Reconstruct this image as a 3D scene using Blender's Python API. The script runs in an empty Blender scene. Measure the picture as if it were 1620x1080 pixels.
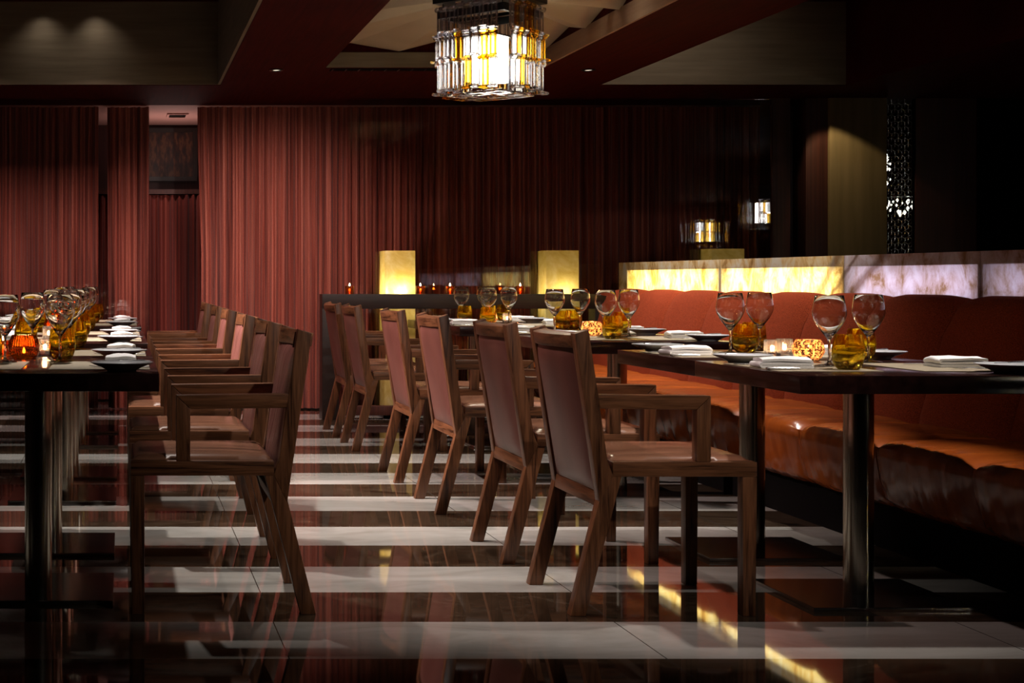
import bpy, bmesh, math, random
from mathutils import Vector, Matrix
PI = math.pi
C = bpy.context.scene.collection
SC = bpy.context.scene
H = 1.056            # camera height
F = 2250.0           # focal length in pixels of the 1620 px wide frame
TT = 0.761           # table top height

# ------------------------------------------------------------------ materials
def new_mat(name):
    m = bpy.data.materials.new(name); m.use_nodes = True
    nt = m.node_tree; nt.nodes.clear()
    out = nt.nodes.new('ShaderNodeOutputMaterial')
    return m, nt, out
def N(nt, kind, **kw):
    n = nt.nodes.new(kind)
    for k, v in kw.items():
        if k.startswith('i_'):
            key = k[2:]
            n.inputs[int(key) if key.isdigit() else key.replace('_', ' ')].default_value = v
        else: setattr(n, k, v)
    return n
def L(nt, a, b): nt.links.new(a, b)
def bsdf(nt, out, col=None, rough=.5, metal=0., spec=.5, **kw):
    b = N(nt, 'ShaderNodeBsdfPrincipled')
    if col is not None: b.inputs['Base Color'].default_value = (*col, 1)
    b.inputs['Roughness'].default_value = rough
    b.inputs['Metallic'].default_value = metal
    b.inputs['Specular IOR Level'].default_value = spec
    for k, v in kw.items(): b.inputs[k.replace('_', ' ')].default_value = v
    L(nt, b.outputs[0], out.inputs[0]); return b
def coords(nt, scale=(1, 1, 1), rnd=False):
    tc = N(nt, 'ShaderNodeTexCoord'); mp = N(nt, 'ShaderNodeMapping')
    mp.inputs['Scale'].default_value = scale
    src = tc.outputs['Object']
    if rnd:
        oi = N(nt, 'ShaderNodeObjectInfo'); ad = N(nt, 'ShaderNodeVectorMath', operation='ADD')
        mu = N(nt, 'ShaderNodeMath', operation='MULTIPLY', i_1=37.)
        L(nt, oi.outputs['Random'], mu.inputs[0]); L(nt, src, ad.inputs[0]); L(nt, mu.outputs[0], ad.inputs[1]); src = ad.outputs[0]
    L(nt, src, mp.inputs[0]); return mp.outputs[0]
def ramp(nt, fac, stops):
    r = N(nt, 'ShaderNodeValToRGB'); e = r.color_ramp.elements
    while len(e) < len(stops): e.new(.5)
    for el, (p, c) in zip(e, stops): el.position = p; el.color = (*c, 1)
    L(nt, fac, r.inputs[0]); return r.outputs[0]
def bump(nt, b, h, strength=.2, dist=.01):
    bp = N(nt, 'ShaderNodeBump'); bp.inputs['Strength'].default_value = strength; bp.inputs['Distance'].default_value = dist
    L(nt, h, bp.inputs['Height']); L(nt, bp.outputs[0], b.inputs['Normal'])
def noise_mat(name, c1, c2, scale=(1, 1, 1), nscale=8., rough=.5, detail=6., metal=0., spec=.5, bs=0., bd=.005, lo=.3, hi=.7, rnd=False, **kw):
    m, nt, out = new_mat(name)
    b = bsdf(nt, out, c1, rough, metal, spec, **kw)
    n = N(nt, 'ShaderNodeTexNoise'); n.inputs['Scale'].default_value = nscale; n.inputs['Detail'].default_value = detail
    L(nt, coords(nt, scale, rnd), n.inputs['Vector'])
    L(nt, ramp(nt, n.outputs[0], [(lo, c1), (hi, c2)]), b.inputs['Base Color'])
    if bs: bump(nt, b, n.outputs[0], bs, bd)
    return m
def flat(name, col, rough=.5, metal=0., spec=.5, **kw):
    m, nt, out = new_mat(name); bsdf(nt, out, col, rough, metal, spec, **kw); return m
def wood(name, axis, c1, c2, rough=.42):
    sc = [38, 38, 38]; sc['xyz'.index(axis)] = 2.2
    m, nt, out = new_mat(name); b = bsdf(nt, out, c1, rough, 0, .4)
    v = coords(nt, sc, True)
    n = N(nt, 'ShaderNodeTexNoise', i_Scale=1.3, i_Detail=5., i_Roughness=.62, i_Distortion=.9); L(nt, v, n.inputs['Vector'])
    n2 = N(nt, 'ShaderNodeTexNoise', i_Scale=5.5, i_Detail=3.); L(nt, v, n2.inputs['Vector'])
    mx = N(nt, 'ShaderNodeMath', operation='MULTIPLY_ADD', i_1=.35); L(nt, n2.outputs[0], mx.inputs[0]); L(nt, n.outputs[0], mx.inputs[2])
    L(nt, ramp(nt, mx.outputs[0], [(.48, c1), (.62, tuple((a+d)/2 for a, d in zip(c1, c2))), (.82, c2)]), b.inputs['Base Color'])
    bump(nt, b, mx.outputs[0], .25, .002)
    return m
def emit(name, col, s):
    m, nt, out = new_mat(name); e = N(nt, 'ShaderNodeEmission'); e.inputs[0].default_value = (*col, 1); e.inputs[1].default_value = s
    L(nt, e.outputs[0], out.inputs[0]); return m
def glass(name, col, rough=0., ior=1.47, clear=0.):
    m, nt, out = new_mat(name)
    g = N(nt, 'ShaderNodeBsdfGlass'); g.inputs['Color'].default_value = (*col, 1); g.inputs['Roughness'].default_value = rough; g.inputs['IOR'].default_value = ior
    if clear <= 0: L(nt, g.outputs[0], out.inputs[0]); return m
    t = N(nt, 'ShaderNodeBsdfTransparent'); t.inputs[0].default_value = (*col, 1)
    mx = N(nt, 'ShaderNodeMixShader'); mx.inputs[0].default_value = clear
    L(nt, g.outputs[0], mx.inputs[1]); L(nt, t.outputs[0], mx.inputs[2]); L(nt, mx.outputs[0], out.inputs[0]); return m
def thin_glass(name, col, refl=1., ior=1.5, rough=0.02, frost=0.):
    m, nt, out = new_mat(name)
    t = N(nt, 'ShaderNodeBsdfTransparent'); t.inputs[0].default_value = (*col, 1)
    g = N(nt, 'ShaderNodeBsdfGlossy'); g.inputs['Roughness'].default_value = rough
    fr = N(nt, 'ShaderNodeFresnel'); fr.inputs[0].default_value = ior
    mu = N(nt, 'ShaderNodeMath', operation='MULTIPLY'); mu.inputs[1].default_value = refl; mu.use_clamp = True
    mx = N(nt, 'ShaderNodeMixShader')
    L(nt, fr.outputs[0], mu.inputs[0]); L(nt, mu.outputs[0], mx.inputs[0]); L(nt, t.outputs[0], mx.inputs[1]); L(nt, g.outputs[0], mx.inputs[2])
    if frost:
        tl = N(nt, 'ShaderNodeBsdfTranslucent'); tl.inputs[0].default_value = (*col, 1)
        m3 = N(nt, 'ShaderNodeMixShader'); m3.inputs[0].default_value = frost
        L(nt, mx.outputs[0], m3.inputs[1]); L(nt, tl.outputs[0], m3.inputs[2]); L(nt, m3.outputs[0], out.inputs[0]); return m
    L(nt, mx.outputs[0], out.inputs[0])
    return m
def stone_glow(name, stops, nscale=3.5, sc=(1, 1, 1), refl=.06, dist=1.5, veins=None):
    """translucent onyx: light behind it shines through"""
    m, nt, out = new_mat(name)
    n = N(nt, 'ShaderNodeTexNoise', i_Scale=nscale, i_Detail=12., i_Roughness=.68, i_Distortion=dist); L(nt, coords(nt, sc), n.inputs['Vector'])
    col = ramp(nt, n.outputs[0], stops)
    if veins:
        tc = N(nt, 'ShaderNodeTexCoord'); sp = N(nt, 'ShaderNodeSeparateXYZ'); L(nt, tc.outputs['Object'], sp.inputs[0])
        n2 = N(nt, 'ShaderNodeTexNoise', i_Scale=9., i_Detail=5.); L(nt, tc.outputs['Object'], n2.inputs['Vector'])
        for (y0, k, w) in veins:
            a = N(nt, 'ShaderNodeMath', operation='MULTIPLY_ADD', i_1=k, i_2=-y0-k*.98); L(nt, sp.outputs[2], a.inputs[0])
            b = N(nt, 'ShaderNodeMath', operation='ADD'); L(nt, a.outputs[0], b.inputs[0]); L(nt, sp.outputs[1], b.inputs[1])
            c = N(nt, 'ShaderNodeMath', operation='MULTIPLY_ADD', i_1=.09); L(nt, n2.outputs[0], c.inputs[0]); L(nt, b.outputs[0], c.inputs[2])
            d = N(nt, 'ShaderNodeMath', operation='SUBTRACT', i_1=.045); L(nt, c.outputs[0], d.inputs[0])
            e = N(nt, 'ShaderNodeMath', operation='ABSOLUTE'); L(nt, d.outputs[0], e.inputs[0])
            f = N(nt, 'ShaderNodeMapRange'); f.inputs['From Min'].default_value = w*.25; f.inputs['From Max'].default_value = w
            f.inputs['To Min'].default_value = .75; f.inputs['To Max'].default_value = 0.; L(nt, e.outputs[0], f.inputs['Value'])
            mv = N(nt, 'ShaderNodeMix', data_type='RGBA'); L(nt, f.outputs['Result'], mv.inputs['Factor']); L(nt, col, mv.inputs['A']); mv.inputs['B'].default_value = (.20, .10, .055, 1); col = mv.outputs['Result']
    tr = N(nt, 'ShaderNodeBsdfTranslucent'); L(nt, col, tr.inputs[0])
    di = N(nt, 'ShaderNodeBsdfDiffuse'); L(nt, col, di.inputs[0])
    mx = N(nt, 'ShaderNodeMixShader'); mx.inputs[0].default_value = .45
    L(nt, tr.outputs[0], mx.inputs[1]); L(nt, di.outputs[0], mx.inputs[2])
    g = N(nt, 'ShaderNodeBsdfGlossy'); g.inputs['Roughness'].default_value = .12
    m2 = N(nt, 'ShaderNodeMixShader'); m2.inputs[0].default_value = refl
    L(nt, mx.outputs[0], m2.inputs[1]); L(nt, g.outputs[0], m2.inputs[2]); L(nt, m2.outputs[0], out.inputs[0])
    return m

M = {}
WD, WL = (.024, .008, .0035), (.20, .080, .035)
for ax in 'xyz': M['wood_'+ax] = wood('oak_grain_'+ax, ax, WD, WL, .33)
M['table'] = noise_mat('dark_table_wood', (.012, .0042, .0035), (.030, .010, .008), (22, 1.2, 22), 1.4, .16, 4, spec=.6)
M['leather'] = noise_mat('brown_leather', (.13, .045, .036), (.20, .078, .060), (1, 1, .35), 7, .34, 6, bs=.08, bd=.004, rnd=True)
M['leather_front'] = noise_mat('creased_brown_leather', (.15, .055, .045), (.24, .095, .078), (1.2, 26, 1.6), 1.2, .36, 4, bs=.6, bd=.012, rnd=True)
M['seat_leather'] = noise_mat('seat_leather', (.10, .042, .024), (.27, .125, .072), (3, 22, 3), 1., .24, 4, bs=.25, bd=.006, rnd=True)
M['tan_leather'] = noise_mat('tan_bench_leather', (.22, .043, .006), (.37, .082, .011), (2.2, 9, 2.2), 1.6, .24, 6, bs=.35, bd=.008)
M['fabric'] = noise_mat('rust_fabric', (.14, .022, .008), (.32, .054, .019), (1, 1, 1), 260, .95, 2, spec=.08, bs=.6, bd=.003, lo=.35, hi=.65)
M['steel'] = noise_mat('brushed_steel', (.50, .46, .38), (.66, .61, .50), (60, 60, 1), 2., .21, 3, 1.)
M['plate_steel'] = flat('black_steel', (.003, .003, .003), .14, 0, .15)
M['chrome'] = flat('polished_cutlery_steel', (.78, .78, .78), .27, 1.)
M['edge_steel'] = flat('bright_plate_edge', (.50, .48, .46), .25, 1.)
M['porcelain'] = flat('grey_porcelain', (.55, .56, .58), .12, 0, .6)
M['linen'] = noise_mat('white_linen', (.78, .77, .76), (.86, .86, .86), (1, 1, 1), 180, .85, 2, spec=.2, bs=.15, bd=.001)
M['mat'] = None
M['wine'] = glass('clear_crystal', (.985, .985, .98), 0, 1.5)
M['amber'] = glass('amber_glass', (1., .88, .32), 0, 1.5, .2)
M['votive'] = thin_glass('clear_votive_glass', (.95, .90, .89), 2.2, 1.6, .02, .05)
M['amber_votive'] = thin_glass('amber_ribbed_glass', (.80, .33, .08), 2.2, 1.5, .02, .01)
M['wax'] = flat('tealight_wax', (.8, .7, .6), .6)
M['cup'] = flat('tealight_cup', (.6, .6, .62), .3, 1.)
M['flame'] = emit('candle_flame', (1., .62, .25), 60.)
M['blackmetal'] = flat('black_metal', (.008, .008, .009), .35, .5)
M['darkwood'] = noise_mat('espresso_wood', (.010, .006, .005), (.022, .012, .009), (3, 3, 30), 1.5, .4)
M['redwood'] = noise_mat('red_brown_veneer', (.030, .0022, .0016), (.052, .0036, .0025), (20, 1, 1), 2., .7, spec=.04)
M['redwood_v'] = noise_mat('red_brown_veneer_upright', (.035, .009, .006), (.075, .02, .012), (30, 30, .6), 2., .5)
M['tan'] = noise_mat('tan_wallcovering', (.13, .095, .052), (.18, .135, .08), (1, 1, 14), 2.2, .75, 5)
M['tan2'] = noise_mat('tan_wallcovering_rosy', (.26, .15, .095), (.33, .20, .13), (1, 1, 14), 2.2, .7, 5)
M['tan_v'] = noise_mat('tan_column_covering', (.20, .14, .06), (.27, .19, .085), (9, 9, .6), 2.2, .75, 5)
M['cream'] = noise_mat('cream_plaster', (.40, .31, .20), (.46, .37, .25), (1, 1, 1), 2.2, .6)
M['dark'] = flat('near_black_paint', (.002, .0014, .0014), .8, 0, .05)
M['maroon'] = noise_mat('maroon_panel', (.03, .006, .005), (.06, .011, .009), (30, 30, .5), 2, .55)
M['alcove'] = flat('rosy_plaster', (.45, .24, .20), .7)
M['wall_glass'] = thin_glass('window_glass', (.97, .96, .96), 1.25, 1.5, .0)
M['mercury'] = None
M['chand'] = glass('chandelier_clear_glass', (.97, .97, 1.), .03, 1.48, .18)
M['chand_amber'] = glass('chandelier_amber_glass', (.97, .80, .36), .03, 1.48, .2)
M['bulb_far'] = emit('lamp_tube_cool', (1., .96, .86), 70.)
M['bulb'] = emit('lamp_tube', (1., .93, .74), 22.)
VEINS = [(7.57, 1.1, .07), (7.22, 1.55, .075), (7.42, 1.3, .03)]
M['onyx'] = stone_glow('honey_onyx_slab', [(.36, (.50, .28, .10)), (.45, (.82, .60, .28)), (.52, (.92, .78, .50)), (.62, (.97, .94, .84))], 5.5, (1, 1.6, 1), .06, .5, VEINS)
M['onyx_pale'] = stone_glow('lilac_onyx_slab', [(.36, (.40, .25, .13)), (.45, (.66, .52, .48)), (.52, (.78, .68, .72)), (.62, (.92, .88, .95))], 6.5, (1, 1.4, 1), .06, .5, VEINS)
M['onyx_lamp'] = stone_glow('onyx_lamp_shade', [(.3, (.66, .47, .11)), (.5, (.80, .64, .24)), (.7, (.90, .78, .42))], 5., (1, 1, 1), .05)
M['led'] = None

def mat_curtain(name, c1, c2, c3):
    m, nt, out = new_mat(name); b = bsdf(nt, out, c1, .55, 0, .35, Sheen_Weight=.15)
    n = N(nt, 'ShaderNodeTexNoise', i_Scale=1., i_Detail=4., i_Roughness=.7); L(nt, coords(nt, (42, 6, .35)), n.inputs['Vector'])
    n2 = N(nt, 'ShaderNodeTexNoise', i_Scale=1., i_Detail=2.); L(nt, coords(nt, (150, 0, 150)), n2.inputs['Vector'])
    ad = N(nt, 'ShaderNodeMath', operation='MULTIPLY_ADD', i_1=.22); L(nt, n2.outputs[0], ad.inputs[0]); L(nt, n.outputs[0], ad.inputs[2])
    L(nt, ramp(nt, ad.outputs[0], [(.44, c1), (.6, c2), (.78, c3)]), b.inputs['Base Color'])
    bump(nt, b, n2.outputs[0], .3, .003)
    return m
M['curtain'] = mat_curtain('russet_mesh_curtain', (.075, .012, .008), (.27, .058, .036), (.46, .15, .10))
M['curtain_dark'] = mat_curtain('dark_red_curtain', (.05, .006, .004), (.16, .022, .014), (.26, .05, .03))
def mat_floor():
    m, nt, out = new_mat('striped_polished_marble'); b = bsdf(nt, out, (.4, .4, .4), .035, 0, .62)
    tc = N(nt, 'ShaderNodeTexCoord'); sp = N(nt, 'ShaderNodeSeparateXYZ'); L(nt, tc.outputs['Object'], sp.inputs[0])
    def mth(op, a, bval): 
        n = N(nt, 'ShaderNodeMath', operation=op); L(nt, a, n.inputs[0]); n.inputs[1].default_value = bval; return n.outputs[0]
    y = mth('DIVIDE', mth('SUBTRACT', sp.outputs[1], 3.955-8.4), .84)
    st = mth('LESS_THAN', mth('FRACT', y, 0), .507)
    n1 = N(nt, 'ShaderNodeTexNoise', i_Scale=1.6, i_Detail=9., i_Roughness=.62, i_Distortion=1.6); L(nt, coords(nt, (1, 2.4, 1)), n1.inputs['Vector'])
    light = ramp(nt, n1.outputs[0], [(.3, (.27, .26, .235)), (.5, (.34, .335, .31)), (.72, (.40, .395, .38))])
    n2 = N(nt, 'ShaderNodeTexNoise', i_Scale=1.1, i_Detail=10., i_Roughness=.6, i_Distortion=2.6); L(nt, coords(nt, (1, 1.8, 1)), n2.inputs['Vector'])
    dark = ramp(nt, n2.outputs[0], [(.34, (.018, .010, .006)), (.488, (.040, .026, .016)), (.497, (.075, .055, .038)), (.506, (.036, .023, .014)), (.7, (.05, .034, .022))])
    mx = N(nt, 'ShaderNodeMix', data_type='RGBA'); L(nt, st, mx.inputs['Factor']); L(nt, dark, mx.inputs['A']); L(nt, light, mx.inputs['B'])
    xj = mth('LESS_THAN', mth('FRACT', mth('DIVIDE', mth('SUBTRACT', sp.outputs[0], .46-10.5), 1.05), 0), .0035)
    mj = N(nt, 'ShaderNodeMix', data_type='RGBA'); L(nt, xj, mj.inputs['Factor']); L(nt, mx.outputs['Result'], mj.inputs['A']); mj.inputs['B'].default_value = (.05, .045, .04, 1)
    L(nt, mj.outputs['Result'], b.inputs['Base Color'])
    return m
M['floor'] = mat_floor()
def mat_placemat():
    m, nt, out = new_mat('woven_placemat'); b = bsdf(nt, out, (.3, .25, .17), .6, 0, .3)
    w = N(nt, 'ShaderNodeTexWave', i_Scale=75., i_Distortion=.6); L(nt, coords(nt), w.inputs['Vector'])
    w2 = N(nt, 'ShaderNodeTexWave', bands_direction='Y', i_Scale=75., i_Distortion=.6); L(nt, coords(nt), w2.inputs['Vector'])
    mu = N(nt, 'ShaderNodeMath', operation='MULTIPLY'); L(nt, w.outputs[1], mu.inputs[0]); L(nt, w2.outputs[1], mu.inputs[1])
    L(nt, ramp(nt, mu.outputs[0], [(0, (.20, .16, .10)), (.6, (.44, .38, .28))]), b.inputs['Base Color'])
    return m
M['mat'] = mat_placemat()
def mat_mercury():
    m, nt, out = new_mat('mottled_copper_glass')
    n = N(nt, 'ShaderNodeTexNoise', i_Scale=115., i_Detail=5., i_Roughness=.7); L(nt, coords(nt, (1, 1, 1)), n.inputs['Vector'])
    f = ramp(nt, n.outputs[0], [(.46, (0, 0, 0)), (.56, (1, 1, 1))])
    tr = N(nt, 'ShaderNodeBsdfTransparent'); tr.inputs[0].default_value = (1., .62, .36, 1)
    tl = N(nt, 'ShaderNodeBsdfTranslucent'); tl.inputs[0].default_value = (1., .70, .44, 1)
    m0 = N(nt, 'ShaderNodeMixShader'); m0.inputs[0].default_value = .68; L(nt, tr.outputs[0], m0.inputs[1]); L(nt, tl.outputs[0], m0.inputs[2])
    g = N(nt, 'ShaderNodeBsdfGlossy'); g.inputs[0].default_value = (.62, .28, .17, 1); g.inputs['Roughness'].default_value = .22
    mx = N(nt, 'ShaderNodeMixShader'); L(nt, f, mx.inputs[0]); L(nt, m0.outputs[0], mx.inputs[1]); L(nt, g.outputs[0], mx.inputs[2])
    L(nt, mx.outputs[0], out.inputs[0]); return m
M['mercury'] = mat_mercury()
def mat_art():
    m, nt, out = new_mat('abstract_artwork'); b = bsdf(nt, out, (.1, .05, .02), .5)
    v = N(nt, 'ShaderNodeTexNoise', i_Scale=1., i_Detail=5.); L(nt, coords(nt, (34, 34, 11)), v.inputs['Vector'])
    L(nt, ramp(nt, v.outputs[0], [(.36, (.012, .004, .003)), (.5, (.05, .014, .007)), (.62, (.13, .05, .02)), (.72, (.03, .009, .006))]), b.inputs['Base Color'])
    return m
M['art'] = mat_art()

# ------------------------------------------------------------------ mesh helpers
class MB:
    def __init__(s): s.v = []; s.f = []
    def add(s, vs, fs):
        o = len(s.v); s.v += [tuple(p) for p in vs]; s.f += [tuple(i+o for i in f) for f in fs]; return s
    def box(s, x0, x1, y0, y1, z0, z1):
        return s.add([(x0,y0,z0),(x1,y0,z0),(x1,y1,z0),(x0,y1,z0),(x0,y0,z1),(x1,y0,z1),(x1,y1,z1),(x0,y1,z1)],
                     [(3,2,1,0),(4,5,6,7),(0,1,5,4),(1,2,6,5),(2,3,7,6),(3,0,4,7)])
    def prism(s, poly, a0, a1, axis='y'):
        n = len(poly)
        def P(p, a): return (p[0], a, p[1]) if axis == 'y' else ((a, p[0], p[1]) if axis == 'x' else (p[0], p[1], a))
        return s.add([P(p, a0) for p in poly]+[P(p, a1) for p in poly],
                     [tuple(range(n)), tuple(range(2*n-1, n-1, -1))]+[(i, i+n, (i+1) % n+n, (i+1) % n) for i in range(n)])
    def loft(s, rings, closed=True, caps=True):
        n = len(rings[0]); vs = [p for r in rings for p in r]; fs = []
        for k in range(len(rings)-1):
            for i in range(n if closed else n-1):
                j = (i+1) % n; fs.append((k*n+i, k*n+j, (k+1)*n+j, (k+1)*n+i))
        if caps: fs += [tuple(range(n-1, -1, -1)), tuple((len(rings)-1)*n+i for i in range(n))]
        return s.add(vs, fs)
    def lathe(s, prof, n=32, c=(0, 0, 0), fn=None):
        vs = []; idx = []
        for k, (r, z) in enumerate(prof):
            if r <= 1e-6:
                p = (0, 0, z); p = fn(p, k) if fn else p
                idx.append([len(vs)]); vs.append(p)
            else:
                row = []
                for i in range(n):
                    a = 2*PI*i/n; p = (r*math.cos(a), r*math.sin(a), z); p = fn(p, k) if fn else p
                    row.append(len(vs)); vs.append(p)
                idx.append(row)
        fs = []
        for a, b in zip(idx, idx[1:]):
            for i in range(n):
                j = (i+1) % n
                if len(a) == 1 and len(b) == 1: continue
                if len(a) == 1: fs.append((a[0], b[j], b[i]))
                elif len(b) == 1: fs.append((a[i], a[j], b[0]))
                else: fs.append((a[i], a[j], b[j], b[i]))
        return s.add([(p[0]+c[0], p[1]+c[1], p[2]+c[2]) for p in vs], fs)
    def cyl(s, r, z0, z1, n=24, c=(0, 0, 0)): return s.lathe([(0, z0), (r, z0), (r, z1), (0, z1)], n, c)
    def rod(s, p, q, r, n=8):
        p, q = Vector(p), Vector(q); d = (q-p).normalized(); u = d.orthogonal().normalized(); w = d.cross(u)
        ring = lambda o: [tuple(o+u*r*math.cos(2*PI*i/n)+w*r*math.sin(2*PI*i/n)) for i in range(n)]
        return s.loft([ring(p), ring(q)])
    def build(s, name, mat, parent=None, bevel=0., seg=2, smooth=None, loc=None):
        me = bpy.data.meshes.new(name); me.from_pydata(s.v, [], s.f)
        bm = bmesh.new(); bm.from_mesh(me)
        bmesh.ops.recalc_face_normals(bm, faces=bm.faces)
        if bevel:
            ed = [e for e in bm.edges if len(e.link_faces) == 2 and e.calc_face_angle(0) > .5]
            bmesh.ops.bevel(bm, geom=ed, offset=bevel, segments=seg, affect='EDGES', profile=.6, clamp_overlap=True)
        if smooth is not None or bevel:
            th = math.radians(smooth if smooth is not None else 40)
            for f in bm.faces: f.smooth = True
            for e in bm.edges: e.smooth = len(e.link_faces) != 2 or e.calc_face_angle(0) < th
        bm.to_mesh(me); bm.free()
        me.materials.append(mat)
        o = bpy.data.objects.new(name, me); C.objects.link(o)
        if parent: o.parent = parent
        if loc: o.location = loc
        return o
def empty(name, loc=(0, 0, 0), rz=0.):
    o = bpy.data.objects.new(name, None); C.objects.link(o); o.location = loc; o.rotation_euler = (0, 0, rz)
    o.empty_display_size = .1; return o
def tag(o, label=None, cat=None, group=None, kind=None):
    if label: o['label'] = label
    if cat: o['category'] = cat
    if group: o['group'] = group
    if kind: o['kind'] = kind
    return o
KIDS = {}
def kids(o):
    return [c for c in C.objects if c.parent == o]
def copy_tree(o, parent=None):
    c = o.copy(); C.objects.link(c)
    if parent: c.parent = parent
    for ch in TREE.get(o.name, []): copy_tree(ch, c)
    return c
TREE = {}
def freeze(o):
    """remember a prototype's children so that copying is quick"""
    TREE[o.name] = kids(o)
    for c in TREE[o.name]: freeze(c)
class Proto:
    def __init__(s, make): s.make = make; s.o = None
    def put(s, loc, rz, label, cat, group):
        if s.o is None: s.o = o = s.make(); freeze(o)
        else: o = copy_tree(s.o)
        o.location = loc; o.rotation_euler = (0, 0, rz)
        tag(o, label, cat, group); return o
def struct(name, mb, mat, **kw):
    return tag(mb.build(name, mat, **kw), kind='structure')
def px(X, Y, Z): return (195+X*F/Y, 441-(Z-H)*F/Y)
def inframe(X, Y, Z, m=30):
    if Y < .5: return False
    x, y = px(X, Y, Z); return -m < x < 1620+m and -m < y < 1080+m

# ------------------------------------------------------------------ the room
ZB, ZC = 2.45, 3.05          # underside of the beams, deep ceiling
struct('floor', MB().box(-4, 13, -7, 13, -.1, 0), M['floor'])
struct('ceiling', MB().box(-4, 13, -7, 13, ZC, ZC+.1), M['redwood'])
struct('wall_left', MB().box(-4.1, -4, -7, 13, 0, ZC), M['maroon'])
struct('wall_right', MB().box(13, 13.1, -7, 13, 0, ZC), M['dark'])
struct('wall_front', MB().box(-4, 13, -7.1, -7, 0, ZC), M['dark'])
struct('wall_rear', MB().box(-4, 13, 12.9, 13, 0, ZC), M['maroon'])
# beams clad in red brown veneer
struct('trim_1', MB().box(.70, 1.337, -6.9, 9.4, ZB, ZC), M['redwood'])
struct('trim_2', MB().box(2.78, 3.43, -6.9, 9.4, ZB, ZC), M['redwood'])
struct('trim_3', MB().box(5.2, 12.9, -6.9, 10.25, ZB, ZC), M['redwood'])
back = MB().box(-3.9, 12.9, 10.25, 11.42, ZB, ZC).box(.70, 3.43, 9.4, 10.25, ZB, ZC)
struct('trim_4', back, M['redwood'])
# wall covering inside the coffers
struct('trim_5', MB().box(-3.9, .698, 10.23, 10.249, ZB+.004, ZC), M['tan'])
struct('trim_6', MB().box(.68, .699, -6.9, 10.23, ZB+.004, ZC), M['tan'])
struct('trim_7', MB().box(3.431, 5.199, 10.23, 10.249, ZB+.004, ZC), M['tan'])
struct('trim_8', MB().box(2.762, 2.779, -1, 9.38, ZB+.002, ZB+.088).box(2.772, 2.779, -1, 9.38, ZB+.088, ZB+.12), M['tan2'])
struct('trim_9', MB().box(1.338, 2.779, 9.381, 9.399, ZB+.002, ZB+.1), M['tan'])
# folded plaster panels radiating from the lamp in the middle coffer
CX, CY = 1.96, 7.6
def coffer():
    mb = MB(); x0, x1, y0, y1 = 1.338, 2.778, 1.2, 9.398
    pts = []; rnd = random.Random(3)
    def edge(a):
        dx, dy = math.cos(a), math.sin(a); t = 1e9
        if dx > 1e-6: t = min(t, (x1-CX)/dx)
        if dx < -1e-6: t = min(t, (x0-CX)/dx)
        if dy > 1e-6: t = min(t, (y1-CY)/dy)
        if dy < -1e-6: t = min(t, (y0-CY)/dy)
        return (CX+dx*t, CY+dy*t)
    cor = [math.atan2(y-CY, x-CX) % (2*PI) for x in (x0, x1) for y in (y0, y1)]
    k = 30; angs = sorted([((i+.28*rnd.uniform(-1, 1))*2*PI/k, i % 2) for i in range(k)]+[(c, 0) for c in cor])
    vs = [(CX, CY, ZB+.125)]; 
    for a, hi in angs:
        x, y = edge(a); vs.append((x, y, ZB+(.175 if hi else .108)))
    n = len(angs)
    mb.add(vs, [(0, 1+i, 1+(i+1) % n) for i in range(n)])
    return mb
struct('trim_10', coffer(), M['cream'])
# rear alcove between the curtains
struct('trim_11', MB().box(-3.9, 5.16, 11.42, 12.9, ZB, ZB+.1), M['alcove'])
struct('trim_12', MB().box(-.6, 1.3, 12.4, 12.45, 0, 1.79), M['maroon'])
struct('trim_13', MB().box(-.6, 1.3, 12.3, 12.45, 1.79, 1.83), M['redwood_v'])
# uprights and panels at the right of the curtain
struct('trim_14', MB().box(5.012, 5.15, 10.98, 11.2, 0, ZB), M['redwood_v'], bevel=.004)
struct('trim_15', MB().box(5.27, 5.44, 10.98, 11.2, 0, ZB), M['redwood_v'], bevel=.004)
struct('column', MB().box(5.44, 5.88, 10.95, 11.01, 0, ZB), M['tan_v'], bevel=.004)
struct('trim_16', MB().box(6.12, 6.59, 10.98, 11.0, 0, ZB), M['maroon'], bevel=.004)
struct('wall_side', MB().box(6.59, 12.9, 10.98, 11.2, 0, ZB), M['dark'])

# glass screen in front of the long curtain
g = MB().box(1.74, 5.011, 11.0, 11.012, 0.0, ZB-.005)
tag(struct('window_1', g, M['wall_glass']), 'tall clear glass screen standing in front of the long russet curtain')
g2 = MB().box(-3.9, .20, 11.0, 11.012, 0.0, ZB-.005)
tag(struct('window_2', g2, M['wall_glass']), 'clear glass screen standing in front of the left curtains')

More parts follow.
